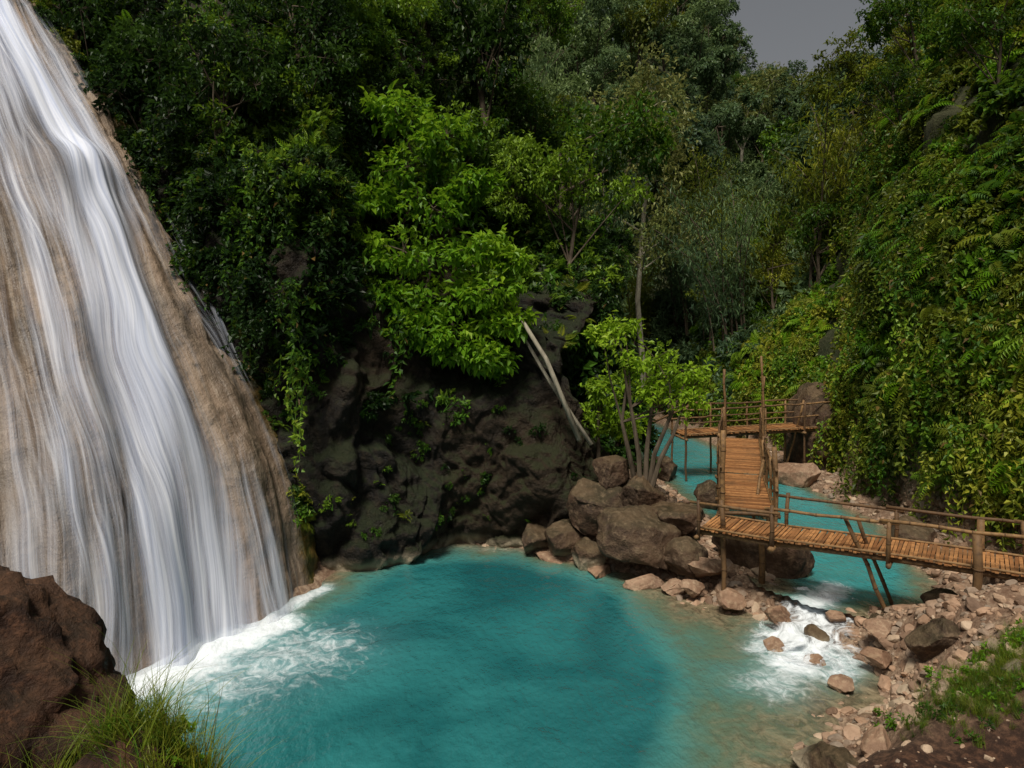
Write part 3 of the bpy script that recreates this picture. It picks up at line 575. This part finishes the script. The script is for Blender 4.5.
def tuft(n,h,nm='grass_tuft',mat=M_leafY):
    m=MB()
    for i in range(n):
        az=rng.uniform(0,6.28); d=np.array([math.cos(az),math.sin(az),0]); b=rng.normal(size=3)*.05; b[2]=0; hh=h*rng.uniform(.4,1.1); ben=rng.uniform(.1,.9); s=np.linspace(0,1,6)[:,None]
        P=b+d*hh*ben*s**2+np.array([0,0,1.])*hh*(s-.3*ben*s**3); sd2=np.array([-d[1],d[0],0]); w=.0035*(1-s)+.0006; A_=P+sd2*w;B_=P-sd2*w; V=np.concatenate([A_,B_]); F=[]
        for k in range(5): F+=[[k,k+1,6+k],[k+1,7+k,6+k]]
        m.addm(V,F,rng.uniform(.2,1.0))
    return src(nm,m.mesh(nm),mat)
gt=[tuft(26,.5),tuft(22,.42,mat=M_leafA),tuft(20,.55)]
gt2=[tuft(40,.5),tuft(36,.42,mat=M_leafA),tuft(36,.45,mat=M_leafY)]
def gpts(n,cx,cy,sx,sy):
    x=rng.normal(size=n)*sx+cx;y=rng.normal(size=n)*sy+cy; return np.stack([x,y,H(x,y)],1)
G1=gpts(115,-1.9,4.0,.26,.2); scatter('grass',G1,np.tile([0,0,1.],(len(G1),1)),S(.3,1.0,len(G1)),gt,1.,.25)
G3=gpts(520,5.5,7.0,.6,.2); G3=np.concatenate([G3,gpts(200,4.7,6.8,.35,.15)]); G3=G3[G3[:,2]>.35]; scatter('grass',G3,np.tile([0,0,1.],(len(G3),1)),S(.15,.45,len(G3)),gt2,1.,.25)
wl=bush(60,.4,.5,.8,M_leafBright); wl2=bush(60,.35,.4,.8,M_leafA)
G4=gpts(120,5.3,6.95,.7,.25); scatter('weeds',G4,np.tile([0,0,1.],(len(G4),1)),S(.05,.14,len(G4)),[wl,wl2],1.,.2)
G5=gpts(34,-1.95,4.0,.3,.2); scatter('weeds',G5,np.tile([0,0,1.],(len(G5),1)),S(.06,.14,len(G5)),[wl2,wl],1.,.2)
G6=gpts(40,-2.95,3.8,.25,.12); G6[:,2]=np.maximum(G6[:,2],1.7); scatter('grass',G6,np.tile([0,-.3,1.],(len(G6),1)),S(.4,.8,len(G6)),gt,.7,.2)

cb=[]
for k in range(6):
    P=rock_shape(I3[0],40+k)*np.array([1,rng.uniform(.6,.9),rng.uniform(.35,.65)]); me=mesh_np('cobble',P,I3[1],None,False); cb.append(src('cobble',me,M_cob))
spF=sp[TF].mean(1); ssF=ss[TF].mean(1)
def wc(c,n): return ((c[:,2]>-.18)&(c[:,2]<1.7)&(sfF<.5)&(c[:,0]>2.0)&(c[:,1]>6.9)&(c[:,1]<27))*(ssF>-.1)*np.exp(-np.clip(c[:,1]-12,0,20)/5)*np.exp(-np.clip(np.minimum(spF,ssF)-.8,0,9)*.4)
P,Nn,i=sample(TV,TF,6500,wc); s_=.03+.13*rng.random(len(P))**3.5; scatter('river_cobbles',P,Nn,s_,cb,.5,.3)
def wc2(c,n): return ((c[:,2]>-.14)&(c[:,2]<.6))*(sfF<1)*(c[:,0]>-2)*(c[:,0]<3.2)*(c[:,1]>11.5)*(c[:,1]<15)*1.
P,Nn,i=sample(TV,TF,900,wc2); scatter('river_cobbles',P,Nn,.03+.12*rng.random(len(P))**3,cb,.5,.3)
def wc3(c,n): return ((c[:,1]<7.6)&(c[:,1]>5)&(c[:,0]>2.2)&(c[:,0]<7)&(c[:,2]>-.1))*1.
P,Nn,i=sample(TV,TF,400,wc3); scatter('river_cobbles',P,Nn,.015+.07*rng.random(len(P))**3,cb,.5,.3)

# ------------------------------------------------------------------ bamboo footbridge
def bam_mat(name,a,b,c3):
    t=NT(name); v=t.attr('tint'); n=t.noise(14,4,.6,t.pos()); n2=t.noise(2,3,.6,t.pos())
    c=t.mix(v,a,b); c=t.mix(t.ramp(n,.4,.75,0,.8),c,c3); c=t.mix(t.ramp(n2,.45,.7,0,.5),c,(.12,.07,.035))
    return t.fin(t.pbsdf(c,.65,t.bump(n,.4,.01),spec=.25))
M_deck=bam_mat('bamboo_slats',(.20,.082,.030),(.47,.225,.085),(.15,.068,.028)); M_pole=bam_mat('bamboo_poles',(.09,.05,.025),(.27,.155,.065),(.05,.03,.02))
bridge=bpy.data.objects.new('bamboo_footbridge',None); scene.collection.objects.link(bridge)
deck=MB();pole=MB()
def wob(p,a=.015): return tuple(np.array(p)+rng.normal(size=3)*a)
def pl(p,q,r=.035):
    p=np.array(p,float);q=np.array(q,float); n=max(3,int(np.linalg.norm(q-p)/.35)+1); pts=[wob(p+(q-p)*i/(n-1),.010) for i in range(n)]
    pole.tube(pts,[r*rng.uniform(.92,1.08) for _ in range(n)],7,rng.random())
    for u in pts[1:-1]:
        d=(q-p)/np.linalg.norm(q-p)*.008; pole.tube([tuple(np.array(u)-d),tuple(np.array(u)+d)],r*1.18,7,.1)
def section(a,b,w,rail,sp_=1.15,mid=True,sag=0.,sides=(1,-1),legs=True):
    a=np.array(a,float);b=np.array(b,float); L=np.linalg.norm((b-a)[:2]); d=(b-a)/L; s=np.array([d[1],-d[0],0]); s/=np.linalg.norm(s)
    def pt(t): return a+d*t+np.array([0,0,-sag*math.sin(math.pi*min(max(t/L,0),1))])
    n=int(L/.052)
    for i in range(n):
        c=pt((i+.5)*L/n); e=w/2+rng.uniform(.0,.06); jt=rng.normal()*.02
        deck.box(c+np.array([0,0,rng.normal()*.005]),(s+d*jt)*e,d*.021,np.array([0,0,.009]),rng.random())
    for o in (-w*.42,0,w*.42):
        m=int(L/.6)+2
        pole.tube([tuple(pt(L*i/(m-1))+s*o-np.array([0,0,.06])) for i in range(m)],.045,7,.4)
    for o in (-w*.5,w*.5):
        m=int(L/.6)+2; pole.tube([tuple(pt(L*i/(m-1))+s*o+np.array([0,0,.025])) for i in range(m)],.02,6,.9)
    k=max(2,int(round(L/sp_))+1)
    for sg in sides:
        tops=[]
        for i in range(k):
            c=pt(L*i/(k-1))+s*sg*(w/2+.04); zb=min(float(H(np.array([c[0]]),np.array([c[1]]))[0])-.15,.9)
            if not legs: zb=c[2]-.16
            top=c+np.array([0,0,rail+rng.uniform(.02,.08)])
            pl((c[0],c[1],zb),top+np.array([rng.normal()*.02,rng.normal()*.02,0]),.03); tops.append(c+np.array([0,0,rail]))
        for q in range(k-1):
            pl(tops[q]-d*.12,tops[q+1]+d*.12+np.array([0,0,rng.normal()*.015]),.024)
            if mid: pl(tops[q]-np.array([0,0,rail*.5])-d*.1,tops[q+1]-np.array([0,0,rail*.5])+d*.1,.02)
    for i in range(k):
        c=pt(L*i/(k-1)); pl(c-s*(w/2+.12)-np.array([0,0,.11]),c+s*(w/2+.12)-np.array([0,0,.11]),.035)
sN=np.array([.565,.825,0]); dN=np.array([.825,-.565,0]); c0=np.array([3.15,10.95,1.3])+sN*.42
section(c0+dN*1.0,c0+dN*7.2,.84,.48,1.75,mid=False,sag=-.08,legs=False)
section(c0-dN*.15,c0+dN*.98,.9,.42,1.1,mid=False,sides=(1,),legs=False)
section((4.22,12.2,1.315),(5.08,15.1,1.32),.86,.72,1.0)
section((5.1,15.16,1.33),(6.25,18.6,1.55),.9,.8,1.15)
section((4.7,19.2,1.6),(9.3,19.9,1.75),.9,.7,1.1)
pl((5.62,15.2,.2),(5.55,15.15,3.9),.025); pl((3.75,12.25,.1),(3.8,12.3,2.7),.045); pl((4.68,12.2,.1),(4.72,12.25,2.4),.045); pl((5.9,18.8,.3),(5.85,18.8,3.4),.035); pl((6.9,18.9,.3),(6.95,18.9,3.2),.035); pl((3.42,11.0,-.1),(3.38,11.0,1.75),.04)
pl((4.82,9.85,1.78),(5.5,9.75,.15),.03); pl((5.05,10.0,1.78),(5.75,10.15,.15),.028); pl((4.1,11.2,.2),(4.1,11.2,1.2),.05)
pl((4.2,12.3,.2),(5.0,13.6,1.9),.03); pl((6.02,8.86,.5),(6.04,8.86,1.85),.055); pl((6.6,9.6,.6),(6.6,9.6,1.85),.05)
pl((7.9,19.9,.2),(8.3,19.4,2.5),.03); pl((4.0,19.3,1.9),(5.2,19.0,2.5),.03)
add('deck_slats',deck.mesh('deck_slats'),M_deck,bridge); add('poles_and_railings',pole.mesh('poles_and_railings',True),M_pole,bridge)

# ------------------------------------------------------------------ light
EL=60; AZ=198
w=bpy.data.worlds.new('World'); scene.world=w; w.use_nodes=True; nt=w.node_tree; nt.nodes.clear()
sk=nt.nodes.new('ShaderNodeTexSky'); sk.sky_type='NISHITA'; sk.sun_disc=False; sk.sun_elevation=math.radians(EL); sk.sun_rotation=math.radians(AZ); sk.dust_density=4; sk.air_density=1.2
hs=nt.nodes.new('ShaderNodeHueSaturation'); hs.inputs['Saturation'].default_value=.2; bg=nt.nodes.new('ShaderNodeBackground'); bg.inputs[1].default_value=.056; ou=nt.nodes.new('ShaderNodeOutputWorld')
nt.links.new(sk.outputs[0],hs.inputs['Color']); nt.links.new(hs.outputs[0],bg.inputs[0]); nt.links.new(bg.outputs[0],ou.inputs[0])
sl=bpy.data.lights.new('sun','SUN'); sl.energy=3.8; sl.angle=math.radians(14); sl.color=(1,.93,.80); so=bpy.data.objects.new('sun',sl); scene.collection.objects.link(so)
el,az=math.radians(EL),math.radians(AZ); dv=Vector((math.sin(az)*math.cos(el),math.cos(az)*math.cos(el),math.sin(el))); so.rotation_euler=dv.to_track_quat('Z','Y').to_euler(); so.location=(0,0,60)
cd=bpy.data.cameras.new('camera'); cd.lens=24; cd.sensor_width=36; cd.shift_y=-54/1024; cd.clip_end=600; cd.clip_start=.1
co=bpy.data.objects.new('camera',cd); scene.collection.objects.link(co); co.location=(0,0,4.5); co.rotation_euler=(math.pi/2,0,0); scene.camera=co
